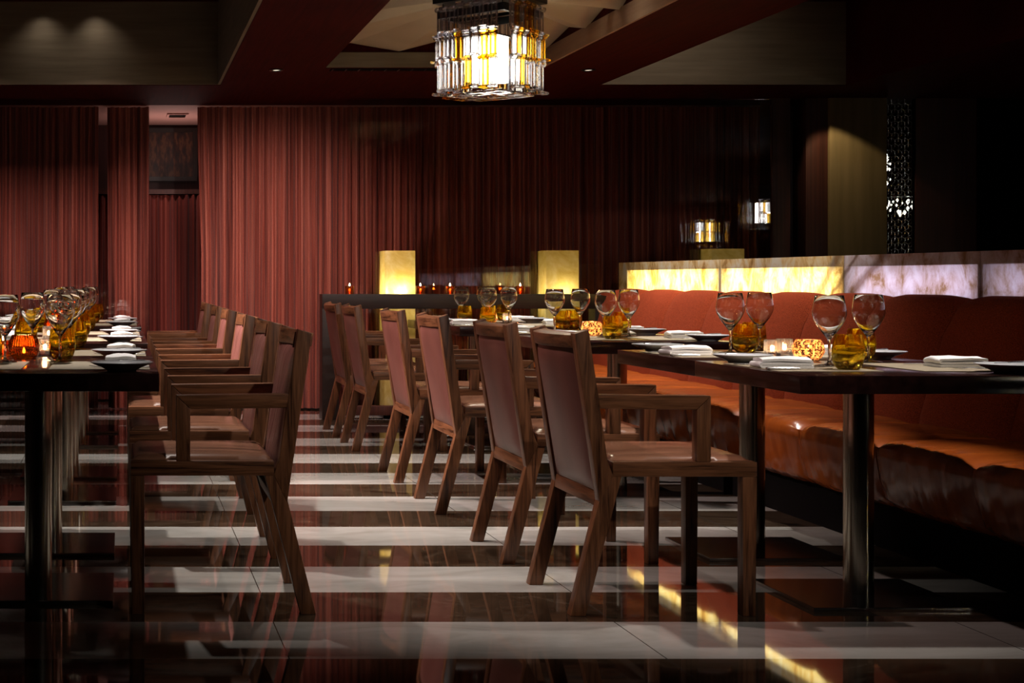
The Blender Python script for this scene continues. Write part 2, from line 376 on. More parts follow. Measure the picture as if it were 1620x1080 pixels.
# ------------------------------------------------------------------ curtains
def curtain(name, x0, x1, seed, label, flare=0., Y0=11.5, top=None, mat='curtain'):
    rnd = random.Random(seed); xs = []; x = x0; s = 1
    keys = []
    while x < x1:
        w = rnd.uniform(.018, .042); keys.append((x, w, rnd.uniform(.014, .036)*s)); s = -s; x += w
    cols = []
    for (kx, w, a) in keys:
        for i in range(4):
            t = i/4; cols.append((min(kx+w*t, x1), a*math.sin(PI*t)))
    cols.append((x1, 0.))
    zs = [0.012, .25, .55, .9, 1.25, 1.6, 1.95, 2.2, 2.38, ZB-.004]
    if top: zs = [z for z in zs if z < top-.1]+[top]
    drift = [rnd.uniform(-1, 1) for _ in range(60)]
    vs = []; nc = len(cols)
    for k, z in enumerate(zs):
        t = z/ZB
        for i, (cx, cy) in enumerate(cols):
            u = (cx-x0)*5; j = int(u) % 59; d = drift[j]*(1-u % 1)+drift[j+1]*(u % 1)
            fl = flare*max(0, 1-abs(t-.45)*2.2)*max(0, 1-(cx-x0)/.35) if flare else 0
            vs.append((cx+.012*d*(1-t)+fl, Y0+cy*(.75+.25*(1-t))+.02*d, z))
    fs = [(k*nc+i, k*nc+i+1, (k+1)*nc+i+1, (k+1)*nc+i) for k in range(len(zs)-1) for i in range(nc-1)]
    mb = MB().add(vs, fs)
    o = mb.build(name, M[mat], smooth=80)
    return tag(o, label, 'curtain', 'russet mesh curtains along the rear')
curtain('curtain', .600, 5.25, 11, 'long russet mesh curtain running behind the lamps and the middle of the room', .035)
curtain('curtain', -1.75, -.20, 12, 'russet mesh curtain at the far left behind the left row of tables')
curtain('curtain', -.13, .208, 13, 'narrow russet mesh curtain next to the dark alcove with the artwork')

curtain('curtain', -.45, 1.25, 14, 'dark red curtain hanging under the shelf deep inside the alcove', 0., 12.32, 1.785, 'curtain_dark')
# alcove furniture
art = empty('artwork', (.41, 12.89, 1.96)); tag(art, 'dim brown abstract artwork high in the alcove between the curtains', 'artwork')
MB().box(-.24, .24, -.02, 0, 0, .44).build('canvas', M['art'], art)
fr = MB()
for b in ((-.26, .26, -.02, .02), (-.26, .26, .42, .46), (-.26, -.22, .02, .42), (.22, .26, .02, .42)): fr.box(b[0], b[1], -.035, 0, b[2], b[3])
fr.build('frame', M['darkwood'], art)
vent = empty('ceiling_vent', (.46, 12.1, ZB-.012)); tag(vent, 'small rectangular vent in the pale ceiling of the alcove', 'vent')
v = MB()
for b in ((-.09, .09, -.14, -.11), (-.09, .09, .11, .14), (-.09, -.07, -.11, .11), (.07, .09, -.11, .11)): v.box(*b, 0, .012)
v.build('frame', M['alcove'], vent)
v = MB()
for k in range(6): v.box(-.07, .07, -.10+k*.036, -.085+k*.036, .002, .012)
v.build('slats', M['darkwood'], vent)

# ------------------------------------------------------------------ low partition and its lamps
pt = empty('low_partition', (0, 10.65, 0)); tag(pt, 'low black open partition with a thick top rail behind the rear right table', 'partition')
MB().box(1.49, 3.66, 0, .16, .832, .942).build('top_rail', M['darkwood'], pt, bevel=.003)
MB().box(1.49, 1.615, 0, .16, 0, .832).build('post', M['darkwood'], pt, bevel=.003)
MB().box(3.535, 3.66, 0, .16, 0, .832).build('post', M['darkwood'], pt, bevel=.003)
MB().box(1.615, 3.535, .04, .12, .03, .10).build('foot_rail', M['redwood_v'], pt, bevel=.003)
def column_lamp(xpix, label, bulb, w=.235, top=1.27):
    Yl = 10.92; X = (xpix-195)*Yl/F
    o = empty('column_lamp', (X, Yl, 0)); tag(o, label, 'lamp', 'square onyx lamps along the partition')
    mb = MB(); t = .006; h = w/2
    outer = [(-h, -h), (h, -h), (h, h), (-h, h)]
    mb.add([(x, y, z) for z in (.05, top) for x, y in outer], [(0, 1, 5, 4), (1, 2, 6, 5), (2, 3, 7, 6), (3, 0, 4, 7), (4, 5, 6, 7)])
    mb.build('shade', M['onyx_lamp'], o, bevel=.006)
    MB().box(-h-.01, h+.01, -h-.01, h+.01, 0, .05).build('base', M['blackmetal'], o, bevel=.004)
    MB().lathe([(0, .84), (.02, .845), (.028, .87), (.02, .90), (0, .91)], 16).build('bulb', M['bulb'], o, smooth=60)
    MB().cyl(.012, .05, .845, 10).build('stem', M['blackmetal'], o)
    for z, e in bulb:
        l = bpy.data.lights.new('lamp_glow', 'POINT'); l.energy = e; l.color = (1., .80, .38); l.shadow_soft_size = .03
        lo = bpy.data.objects.new('lamp_glow', l); C.objects.link(lo); lo.location = (X+.01, Yl-.075, z)
    return o
column_lamp(628, 'tall square glowing onyx lamp nearest the left end of the partition', [(.955, 4.2)])
column_lamp(882, 'square onyx lamp behind the partition, the middle one of three', [(.95, 1.6)], .25, 1.272)
column_lamp(1141, 'square onyx lamp showing only its top behind the glowing stone wall', [(.75, 2.)], .25, 1.285)

# ------------------------------------------------------------------ candles
def flame_mb(z, s=1., c=(0, 0)):
    return MB().lathe([(0, z), (.0035*s, z+.003*s), (.005*s, z+.008*s), (.0038*s, z+.014*s), (.0015*s, z+.02*s), (0, z+.024*s)], 10, (c[0], c[1], 0))
def tealight(root, z=.004, r=.019):
    MB().lathe([(0, z), (r, z), (r, z+.016), (r-.001, z+.016), (r-.001, z+.013)], 20).build('tealight_cup', M['cup'], root, smooth=40)
    root = [c for c in C.objects if c.parent == root and c.name.startswith('tealight_cup')][0]
    MB().lathe([(r-.0015, z+.002), (r-.0015, z+.012), (.004, z+.011), (0, z+.0115)], 20).build('wax', M['wax'], root, smooth=40)
    flame_mb(z+.013, 1.0).build('flame', M['flame'], root, smooth=60)
def make_clear_votive():
    o = empty('candle_holder')
    MB().lathe([(0, 0), (.029, 0), (.030, .002), (.030, .066), (.0285, .067), (.0275, .066), (.0275, .009), (0, .007)], 32).build('glass_cup', M['votive'], o, smooth=40)
    tealight(o, .0095); return o
def make_copper_votive():
    o = empty('candle_bowl')
    out = [(0, 0), (.032, 0), (.044, .010), (.0535, .028), (.055, .042), (.050, .060), (.041, .075)]
    inn = [(.039, .075), (.048, .059), (.0525, .042), (.051, .028), (.042, .012), (.030, .005), (0, .005)]
    MB().lathe(out+inn, 36).build('bowl', M['mercury'], o, smooth=50)
    tealight(o, .0055); return o
def make_amber_votive():
    o = empty('candle_bowl')
    def rib(p, k):
        a = math.atan2(p[1], p[0]); s = 1+.022*math.cos(a*34); return (p[0]*s, p[1]*s, p[2])
    out = [(0, 0), (.036, 0), (.047, .010), (.056, .03), (.058, .046), (.053, .068), (.044, .088)]
    inn = [(.042, .088), (.051, .067), (.0555, .046), (.053, .030), (.044, .012), (.034, .005), (0, .005)]
    MB().lathe(out+inn, 136, (0, 0, 0), rib).build('bowl', M['amber_votive'], o, smooth=80)
    tealight(o, .0055); return o
def make_small_votive():
    o = empty('candle_holder')
    MB().lathe([(0, 0), (.030, 0), (.033, .004), (.035, .06), (.0335, .061), (.031, .008), (0, .006)], 24).build('glass_cup', M['amber_votive'], o, smooth=40)
    tealight(o, .046); return o
PV = {'clear': Proto(make_clear_votive), 'copper': Proto(make_copper_votive), 'amber': Proto(make_amber_votive), 'small': Proto(make_small_votive)}
def candle(kind, X, Y, label, z=TT, e=.6, group='candles on the tables'):
    PV[kind].put((X, Y, z), random.random()*6, label, 'candle', group)
    l = bpy.data.lights.new('candle_light', 'POINT'); l.energy = e; l.color = (1., .60, .28); l.shadow_soft_size = .008
    lo = bpy.data.objects.new('candle_light', l); C.objects.link(lo); lo.location = (X, Y, z+.036)
for xp, lab in ((553, 'small amber candle glass on the partition rail, left of the first lamp'), (665, 'small amber candle glass on the partition rail, just right of the first lamp'),
                (712, 'small amber candle glass on the partition rail, in the middle between the first two lamps'), (823, 'small amber candle glass on the partition rail, just left of the second lamp')):
    candle('small', (xp-195)*10.72/F, 10.72, lab, .942, .3, 'candles on the partition')

# ------------------------------------------------------------------ banquette with glowing onyx wall
bq = empty('banquette', (0, 0, 0)); tag(bq, 'long banquette with tan leather seat and rust fabric back along the right side', 'banquette')
def seat_cushion(y0, y1, seed):
    rnd = random.Random(seed); sec = [(2.93, .185), (2.885, .22), (2.862, .30), (2.848, .38), (2.852, .415), (2.868, .437), (2.895, .449), (2.95, .455), (3.08, .459), (3.22, .456), (3.33, .452), (3.40, .445), (3.40, .185)]
    rings = []; n = 26
    ph = [rnd.uniform(0, 6) for _ in range(6)]
    for k in range(n+1):
        t = 2*k/n-1; y = (y0+y1)/2+(y1-y0)/2*t*.998; p = .026*abs(t)**5
        r = []
        for i, (x, z) in enumerate(sec):
            wr = .004*math.sin(k*1.3+ph[0])*math.sin(i*1.1+ph[1])+.003*math.sin(k*2.7+i*.8+ph[2])
            if z > .43: r.append((x+(p*.6 if x < 3 else 0), y, z-p+wr*.5))
            elif x < 2.95: r.append((x+p+wr, y, z))
            else: r.append((x, y, z))
        rings.append(r)
    return MB().loft(rings)
def back_cushion(y0, y1, seed):
    sec = [(3.35, .40), (3.355, .47), (3.385, .58), (3.42, .70), (3.455, .82), (3.49, .91), (3.515, .952), (3.55, .976), (3.60, .986), (3.65, .978), (3.685, .955), (3.69, .40)]
    rings = []; n = 20
    for k in range(n+1):
        t = 2*k/n-1; y = (y0+y1)/2+(y1-y0)/2*t*.992; p = .040*abs(t)**5
        r = []
        for i, (x, z) in enumerate(sec):
            f = 1 if i < 9 else .2
            r.append((x+p*f*.8, y, z-(p*.7 if 5 <= i <= 10 else 0)))
        rings.append(r)
    return MB().loft(rings)
for k in range(10):
    y0 = 4.19+.62*k
    seat_cushion(y0, y0+.62, 40+k).build('seat_cushion', M['tan_leather'], bq, smooth=60)
    back_cushion(y0, y0+.62, 60+k).build('back_cushion', M['fabric'], bq, smooth=60)
MB().box(2.98, 3.40, 4.19, 10.39, 0, .185).build('plinth', M['dark'], bq)
MB().box(3.40, 3.69, 4.19, 10.39, 0, .40).build('back_support', M['dark'], bq)

ow = empty('onyx_wall', (0, 0, 0)); tag(ow, 'long backlit onyx wall running along the top of the banquette', 'stone wall')
XO = 3.70
ys = [4.19, 6.14, 7.30, 8.82, 10.62]
for a, b in zip(ys, ys[1:]):
    e = .0015
    pan = MB().add([(XO, a+e, .80), (XO, b-e, .80), (XO, b-e, 1.176), (XO, a+e, 1.176), (XO+.12, a+e, 1.176), (XO+.12, b-e, 1.176)], [(0, 1, 2, 3), (3, 2, 5, 4)])
    if b == ys[-1]: pan.add([(XO, b-e, .80), (XO+.12, b-e, .80), (XO+.12, b-e, 1.176), (XO, b-e, 1.176)], [(0, 1, 2, 3)])
    pan.build('stone_panel', M['onyx' if a > 7 else 'onyx_pale'], ow)
frame_mb = MB().box(XO+.12, XO+.15, 4.19, 10.62, 0, 1.176).box(XO+.002, XO+.12, 4.19, 10.60, 1.118, 1.130).box(XO+.0, XO+.12, 4.19, 10.62, 0, .80)
for y in ys[1:-1]: frame_mb.box(XO+.004, XO+.12, y-.022, y+.022, .80, 1.118)
frame_mb.box(XO+.004, XO+.12, 10.44, 10.47, .80, 1.118)
frame_mb.build('core', M['darkwood'], ow)
def area(name, loc, rot, sx, sy, e, col):
    l = bpy.data.lights.new(name, 'AREA'); l.shape = 'RECTANGLE'; l.size = sx; l.size_y = sy; l.energy = e; l.color = col
    o = bpy.data.objects.new(name, l); C.objects.link(o); o.location = loc; o.rotation_euler = rot; return o
for (a, b, e, col) in ((4.25, 6.10, 1.6, (.92, .80, 1.)), (6.17, 7.22, 1.5, (.95, .80, .98)), (7.37, 8.78, 7.5, (1., .86, .42)), (8.86, 10.42, 9.0, (1., .84, .36))):
    area('onyx_strip', (XO+.10, (a+b)/2, 1.03), (0, PI/2, 0), .13, (b-a)*.97, e, col)

# ------------------------------------------------------------------ tables
def make_table_w(W, off=0.):
    def make():
        o = empty('square_table')
        MB().box(-W/2, W/2, -.3985, .3985, TT-.056, TT).build('tabletop', M['table'], o, bevel=.0025)
        MB().cyl(.0465, .0135, TT-.064, 40, (off, 0, 0)).build('pole', M['steel'], o, smooth=40)
        bp = MB().box(off-.253, off+.253, -.218, .218, .0125, .0135).build('base_plate', M['plate_steel'], o)
        MB().box(off-.255, off+.255, -.22, .22, .0, .0125).build('edge', M['edge_steel'], bp, bevel=.001)
        MB().box(off-.16, off+.16, -.16, .16, TT-.064, TT-.056).build('mounting_plate', M['plate_steel'], o)
        return o
    return make
PT = Proto(make_table_w(.84, -.035)); PTL = Proto(make_table_w(.80))
RX, LX = 2.06, .112                                   # aisle-side edges of the two rows of tables
RT = [4.33, 6.64, 8.70]; LT = [4.43, 6.51, 8.74]      # near edges
ORD = ['front', 'middle', 'rear']
for k in range(3):
    for j, w in enumerate(('nearer', 'farther')):
        PT.put((RX+.42, RT[k]+.4+.8*j, 0), 0, f'dark square table, {w} half of the {ORD[k]} pair along the banquette', 'table', 'right-hand tables')
        PTL.put((LX-.40, LT[k]+.4+.8*j, 0), 0, f'dark square table, {w} half of the {ORD[k]} left-hand pair', 'table', 'left-hand tables')

# ------------------------------------------------------------------ chairs
def make_chair():
    o = empty('armchair'); hw = .25; t = .045
    for s in (1, -1):
        a, b = (hw-t, hw) if s > 0 else (-hw, -hw+t)
        MB().prism([(-.300, 0), (-.252, 0), (-.138, .442), (-.190, .442)], a+.0015, b-.0015).build('leg', M['wood_z'], o, bevel=.003)
        MB().prism([(-.209, .352), (-.166, .440), (-.183, .483), (-.243, .898), (-.287, .884)], a, b).build('back_post', M['wood_z'], o, bevel=.003)
        MB().prism([(.240, 0), (.280, 0), (.284, .4365), (.240, .4365)], a+.001, b-.001).build('leg', M['wood_z'], o, bevel=.003)
        MB().prism([(-.208, .650), (.094, .646), (.140, .690), (-.214, .694)], a, b).build('armrest', M['wood_x'], o, bevel=.003)
        MB().prism([(.096, .483), (.140, .483), (.140, .689), (.096, .646)], a+.0008, b-.0008).build('arm_support', M['wood_z'], o, bevel=.003)
        MB().box(-.168, .284, a, b, .437, .483).build('side_rail', M['wood_x'], o, bevel=.003)
    MB().box(.243, .2835, -hw+t, hw-t, .437, .482).build('front_rail', M['wood_y'], o, bevel=.003)
    MB().prism([(-.2135, .340), (-.168, .340), (-.155, .385), (-.2075, .385)], -hw+t-.001, hw-t+.001).build('bottom_rail', M['wood_y'], o, bevel=.003)
    iw = hw-t
    def bx(z): return -.184-(z-.39)*(.069/.495)          # middle of the back at height z
    def bow(y, z): return -.034*(1-(y/iw)**2)*min(1, max(0, (z-.39)/.45))
    # crest rail
    rings = []
    for k in range(13):
        y = -iw-.001+(2*iw+.002)*k/12
        r = []
        for (dx, z) in ((-.034, .838), (.017, .838), (.015, .888), (-.034, .878)): r.append((bx(z)+dx+bow(min(max(y, -iw), iw), z), y, z))
        rings.append(r)
    MB().loft(rings).build('crest_rail', M['wood_y'], o, bevel=.002)
    # upholstered back: rear and front leather faces
    for side, nm, mt in ((-1, 'back_panel', M['leather']), (1, 'back_cushion', M['leather_front'])):
        ny, nz = 16, 26; vs = []
        z0, z1 = .386, .8375
        for layer in (0, 1):
            for k in range(nz+1):
                for i in range(ny+1):
                    u, w = 2*i/ny-1, 2*k/nz-1; y = u*(iw-.001); z = (z0+z1)/2+w*(z1-z0)/2
                    puff = (1-abs(u)**6)*(1-abs(w)**10)
                    d = side*((.012+.015*puff if side > 0 else .022+.012*puff) if layer else .0005)
                    if side > 0 and layer:
                        d += .004*puff*math.sin(i*2.3+math.sin(k*.5))*max(0, w)**1.5+.002*math.sin(i*1.1+k*.4)*puff
                    vs.append((bx(z)+d+bow(y, z), y, z))
        M1 = (ny+1)*(nz+1); fs = []
        for k in range(nz):
            for i in range(ny):
                q = (k*(ny+1)+i, k*(ny+1)+i+1, (k+1)*(ny+1)+i+1, (k+1)*(ny+1)+i)
                fs.append(tuple(reversed(q))); fs.append(tuple(p+M1 for p in q))
        bd = [i for i in range(ny+1)]+[k*(ny+1)+ny for k in range(1, nz+1)]+[nz*(ny+1)+i for i in range(ny-1, -1, -1)]+[k*(ny+1) for k in range(nz-1, 0, -1)]
        for p, q in zip(bd, bd[1:]+bd[:1]): fs.append((p, q, q+M1, p+M1))
        MB().add(vs, fs).build(nm, mt, o, smooth=50)
    # seat pad
    nx, ny = 22, 18; vs = []
    for k in range(nx+1):
        for i in range(ny+1):
            u, w = 2*i/ny-1, 2*k/nx-1
            e = (1-abs(u)**10)*(1-abs(w)**12)
            x = .055+w*.222; y = u*(iw+.012 if abs(u) < 2 else 0)
            z = .4835+.012*min(1, e*3)+.012*(1-u*u)*(1-w*w)
            vs.append((x, y, z))
    n0 = len(vs); b0 = [(p[0], p[1], .4833) for p in vs]; vs += b0; fs = []
    for k in range(nx):
        for i in range(ny):
            q = (k*(ny+1)+i, k*(ny+1)+i+1, (k+1)*(ny+1)+i+1, (k+1)*(ny+1)+i); fs.append(q)
    bd = [i for i in range(ny+1)]+[k*(ny+1)+ny for k in range(1, nx+1)]+[nx*(ny+1)+i for i in range(ny-1, -1, -1)]+[k*(ny+1) for k in range(nx-1, 0, -1)]
    for p, q in zip(bd, bd[1:]+bd[:1]): fs.append((p, q, q+n0, p+n0))
    fs.append(tuple(p+n0 for p in reversed(bd)))
    used = sorted({i for f in fs for i in f}); mp = {u: i for i, u in enumerate(used)}
    MB().add([vs[u] for u in used], [tuple(mp[i] for i in f) for f in fs]).build('seat', M['seat_leather'], o, smooth=60)
    return o
PC = Proto(make_chair)
NTH = ['nearest the viewer', 'second from the front', 'third from the front', 'fourth from the front', 'fifth from the front', 'last, by the partition']
RCH = [4.45, 5.257, 6.37, 7.345, 8.70, 9.504]
LCH = [4.475, 5.36, 6.38, 7.43, 8.30, 9.50]
for k in range(6):
    PC.put((1.70, RCH[k]+.25, 0), 0, f'brown armchair of the right-hand row with its back to the aisle, {NTH[k]}', 'chair', 'armchairs of the right-hand row')
    n = NTH[k] if k < 5 else 'last, by the rear curtain'
    PC.put((.307, LCH[k]+.25, 0), PI, f'brown leather and oak armchair of the left-hand row, facing left, {n}', 'chair', 'armchairs of the left-hand row')

# ------------------------------------------------------------------ tableware
def make_mat():
    return MB().box(-.215, .215, -.165, .165, 0, .002).build('placemat', M['mat'])
def make_plate():
    o = MB().lathe([(0, .002), (.040, .002), (.042, 0), (.047, 0), (.049, .004), (.066, .013), (.088, .021), (.101, .0275), (.102, .029), (.100, .0295), (.086, .0235), (.064, .0165), (.050, .0085), (0, .0075)], 48).build('side_plate', M['porcelain'], smooth=50)
    return o
def make_napkin():
    # a cloth folded over on itself three times
    L_, W_ = .20, .105; t = .0080
    path = []
    zz = [.0045, .014, .0245]
    def arc(cx, cz, r, a0, a1, n=5): return [(cx+r*math.cos(a0+(a1-a0)*i/n), cz+r*math.sin(a0+(a1-a0)*i/n)) for i in range(n+1)]
    h = L_/2-.012
    path += [(-h, zz[0]), (-.03, zz[0]), (.03, zz[0])]+arc(h-.01, (zz[0]+zz[1])/2, (zz[1]-zz[0])/2, -PI/2, PI/2)
    path += [(.02, zz[1]), (-.03, zz[1])]+arc(-h+.008, (zz[1]+zz[2])/2, (zz[2]-zz[1])/2, -PI/2, -PI*1.5)
    path += [(-.03, zz[2]+.002), (.02, zz[2]+.001), (h-.012, zz[2]-.001)]
    rnd = random.Random(5); rings = []; ns = 12
    # offset polyline to a closed strip
    pts = [Vector((p[0], p[1])) for p in path]; nrm = []
    for i in range(len(pts)):
        d = (pts[min(i+1, len(pts)-1)]-pts[max(i-1, 0)]).normalized(); nrm.append(Vector((-d.y, d.x)))
    for k in range(ns+1):
        w = 2*k/ns-1; y = w*W_/2
        up = [(p+n_*t/2) for p, n_ in zip(pts, nrm)]; dn = [(p-n_*t/2) for p, n_ in zip(pts, nrm)]
        ring = []
        for q in up+dn[::-1]:
            lift = q.y/.030; wob = .0022*math.sin(q.x*34+k*.55)*lift+.005*lift*(1-w*w)
            ring.append((q.x*(1-.02*w*w)+.004*math.sin(w*2.2)*lift, y*(1-.04*lift*abs(w)), max(.0003, q.y+wob*1.0)))
        rings.append(ring)
    return MB().loft(rings).build('napkin', M['linen'], smooth=60)
def strip(st, n=8):
    """loft of flattened oval sections: (x, half width, half thickness, z)"""
    rings = []
    for x, w, t, z in st: rings.append([(x, w*math.cos(2*PI*i/n), z+t*math.sin(2*PI*i/n)) for i in range(n)])
    return rings
def make_fork():
    mb = MB()
    mb.loft(strip([(-.10, .004, .0012, .002), (-.095, .0075, .0018, .0022), (-.05, .006, .0018, .0026), (0, .0034, .0018, .0035), (.035, .003, .0016, .005), (.05, .009, .0013, .0035), (.062, .0115, .0012, .0028)]))
    for k in range(4):
        y = -.0092+k*.00615
        mb.loft([[(x, y+sy*.0015*s, z+sz*.001*s) for sy, sz in ((-1, -1), (1, -1), (1, 1), (-1, 1))] for x, z, s in ((.058, .0028, 1), (.08, .0035, 1), (.10, .0062, .5))])
    return mb.build('fork', M['chrome'], smooth=50)
def make_knife():
    mb = MB()
    mb.loft(strip([(-.11, .005, .003, .0035), (-.105, .008, .004, .0042), (-.06, .0075, .004, .0042), (-.01, .006, .0035, .0038), (0, .005, .0025, .003)]))
    mb.prism([(0, -.005), (.03, -.0085), (.08, -.009), (.104, -.004), (.112, .004), (.11, .006), (0, .005)], .0018, .0036, 'z')
    return mb.build('table_knife', M['chrome'], smooth=50)
def make_butter_knife():
    mb = MB()
    mb.loft(strip([(-.085, .004, .002, .0025), (-.08, .0065, .0028, .003), (-.03, .0055, .0026, .003), (0, .004, .002, .003)]))
    mb.prism([(0, -.004), (.02, -.008), (.06, -.0085), (.075, 0), (.07, .006), (0, .004)], .002, .0036, 'z')
    return mb.build('butter_knife', M['chrome'], smooth=50)
def make_wine():
    o = empty('wine_glass')
    MB().lathe([(0, .0008), (.040, 0), (.0445, .0006), (.0448, .0016), (.042, .0028), (.016, .0058), (.007, .011), (.0047, .022), (.0043, .05), (.0045, .078), (.0060, .090), (0, .0902)], 32).build('stem_and_foot', M['wine'], o, smooth=70)
    outr = [(0, .0896), (.0062, .090), (.013, .0985), (.026, .1165), (.040, .1375), (.0495, .157), (.0532, .173), (.0525, .187), (.0495, .207), (.0442, .2365)]
    inn = [(.0432, .2368), (.0486, .207), (.0515, .187), (.0522, .173), (.0484, .158), (.0388, .139), (.0245, .1195), (.011, .1045), (0, .1015)]
    MB().lathe(outr+inn, 40).build('bowl', M['wine'], o, smooth=70)
    return o
def make_tumbler():
    def tilt(p, k):
        a = math.atan2(p[1], p[0]); r = math.hypot(p[0], p[1])
        if k >= 11: return (p[0], p[1], p[2]+.20*p[0]*(1 if r < .046 else .25)+.0025*math.sin(3*a))
        s = 1+.018*math.sin(3*a+p[2]*60); return (p[0]*s, p[1]*s, p[2])
    outr = [(0, .002), (.024, .0015), (.030, 0), (.037, .006), (.0445, .022), (.0488, .044), (.0490, .060), (.0468, .082), (.0415, .112)]
    inn = [(.0400, .1122), (.0452, .082), (.0474, .063), (.0462, .053), (.038, .042), (.02, .036), (0, .034)]
    return MB().lathe(outr+inn, 40, (0, 0, 0), tilt).build('tumbler', M['amber'], smooth=70)
P = {k: Proto(f) for k, f in dict(mat=make_mat, plate=make_plate, napkin=make_napkin, fork=make_fork, knife=make_knife, butter=make_butter_knife, wine=make_wine, tumbler=make_tumbler).items()}
rnd = random.Random(8)
def setting(xe, yc, dirx, where, row):
    """one place setting: xe = table edge, dirx = +1 when the sitter looks along +x"""
    def at(u, v): return (xe+dirx*v, yc-dirx*u)
    rz = 0 if dirx > 0 else PI
    J = lambda a: rnd.uniform(-a, a)
    zt = TT+.0004; zm = TT+.0028
    def put(kind, u, v, z, rot, label, cat, group):
        X, Y = at(u, v)
        if inframe(X, Y, TT, 60): P[kind].put((X, Y, z), rot, label, cat, group)
    put('mat', 0, .19, zt, rz+PI/2, f'woven beige placemat at {where}', 'placemat', 'woven placemats')
    put('plate', -.275, .125+J(.01), zt, 0, f'grey-white side plate at {where}', 'plate', 'side plates')
    put('butter', -.275+J(.01), .125, TT+.0305, rz+.5+J(.25), f'butter knife on the side plate at {where}', 'knife', 'butter knives')
    if row == 'left': put('napkin', .03+J(.02), .12, zm, rz+PI/2+J(.12), f'folded white napkin at {where}', 'napkin', 'white napkins')
    else: put('napkin', .02+J(.015), .115, zm, rz+PI+J(.1), f'folded white napkin at {where}', 'napkin', 'white napkins')
    put('fork', -.125, .125, zm, rz+J(.04), f'fork left of the napkin at {where}', 'fork', 'steel forks')
    put('knife', .135, .125, zm, rz+J(.04), f'table knife right of the napkin at {where}', 'knife', 'steel table knives')
for k in range(3):
    for j, w in enumerate(('nearer', 'farther')):
        y = RT[k]+.4+.8*j
        setting(RX, y, 1, f'the {w} aisle seat of the {ORD[k]} right table', 'right')
        setting(RX+.84, y, -1, f'the {w} bench seat of the {ORD[k]} right table', 'right')
        y = LT[k]+.4+.8*j
        setting(LX, y, -1, f'the {w} aisle seat of the {ORD[k]} left table', 'left')
        setting(LX-.80, y, 1, f'the {w} far-side seat of the {ORD[k]} left table', 'left')
def drink(kind, X, Y, where, onmat):
    if not inframe(X, Y, TT+.1, 25): return
    lab = 'clear stemmed wine glass ' if kind == 'wine' else 'amber glass tumbler '
    P[kind].put((X, Y, TT+(.0028 if onmat else .0004)), rnd.random()*6, lab+where, 'glass', 'wine glasses' if kind == 'wine' else 'amber tumblers')
SEATS = lambda row, side: [f'by the nearer {side} seat of the {{}} {row} table', f'by the farther {side} seat of the {{}} {row} table']
WINE_R = [[(2.373, 4.78), (2.39, 5.60), (2.62, 5.00), (2.595, 5.80)], [(2.405, 7.09), (2.36, 7.78), (2.566, 7.22), (2.555, 7.95)], [(2.376, 9.25), (2.33, 9.80), (2.50, 9.22), (2.545, 10.02)]]
TUM_R = [[(2.345, 4.60), (2.475, 5.66), (2.655, 5.12), (2.615, 5.90)], [(2.38, 6.92), (2.505, 8.12), (2.70, 7.70), (2.60, 8.22)], [(2.32, 9.05), (2.28, 9.50), (2.66, 9.95), (2.47, 9.6)]]
WINE_L = [[(-.2236, 5.03), (-.2236, 5.86), (-.415, 4.99), (-.37, 5.80)], [(-.235, 7.10), (-.235, 7.92), (-.35, 7.05), (-.37, 7.70)], [(-.225, 9.30), (-.225, 10.10), (-.40, 9.2), (-.39, 10.0)]]
TUM_L = [[(-.222, 5.17), (-.20, 6.0), (-.46, 4.85), (-.41, 5.99)], [(-.215, 7.28), (-.205, 8.02), (-.468, 7.0), (-.45, 7.82)], [(-.20, 9.48), (-.19, 10.25), (-.46, 9.06), (-.455, 9.86)]]
for row, WN, TM, far in (('right', WINE_R, TUM_R, 'bench'), ('left', WINE_L, TUM_L, 'far-side')):
    for k in range(3):
        lab = [s.format(ORD[k]) for s in SEATS(row, 'aisle')+SEATS(row, far)]
        for (X, Y), w in zip(WN[k], lab): drink('wine', X, Y, w, True)
        for (X, Y), w in zip(TM[k], lab): drink('tumbler', X, Y, w, True)
candle('copper', 2.490, 5.17, 'glowing mottled copper candle bowl on the front right table', e=1.3)
candle('clear', 2.432, 5.33, 'clear glass candle holder on the front right table, left of the copper bowl')
candle('clear', 2.520, 5.42, 'clear glass candle holder on the front right table, partly behind the copper bowl', e=.5)
candle('copper', 2.425, 7.36, 'glowing mottled copper candle bowl on the middle right table', e=1.2)
candle('clear', 2.49, 7.52, 'clear glass candle holder on the middle right table', e=.6)
candle('copper', 2.43, 9.45, 'glowing mottled copper candle bowl on the rear right table', e=1.5)
candle('clear', 2.55, 9.45, 'clear glass candle holder on the rear right table', e=.9)
candle('amber', -.368, 5.27, 'large ribbed amber candle bowl on the front left table', e=.4)
candle('clear', -.300, 5.44, 'clear glass candle holder on the front left table, right of the amber bowl')
candle('small', -.456, 5.42, 'small amber candle glass at the left edge of the front left table', e=.3)
candle('clear', -.36, 6.85, 'clear glass candle holder on the middle left table', e=.25)
candle('amber', -.36, 7.45, 'large ribbed amber candle bowl on the middle left table', e=.3)
candle('amber', -.33, 9.65, 'large ribbed amber candle bowl on the rear left table', e=.3)

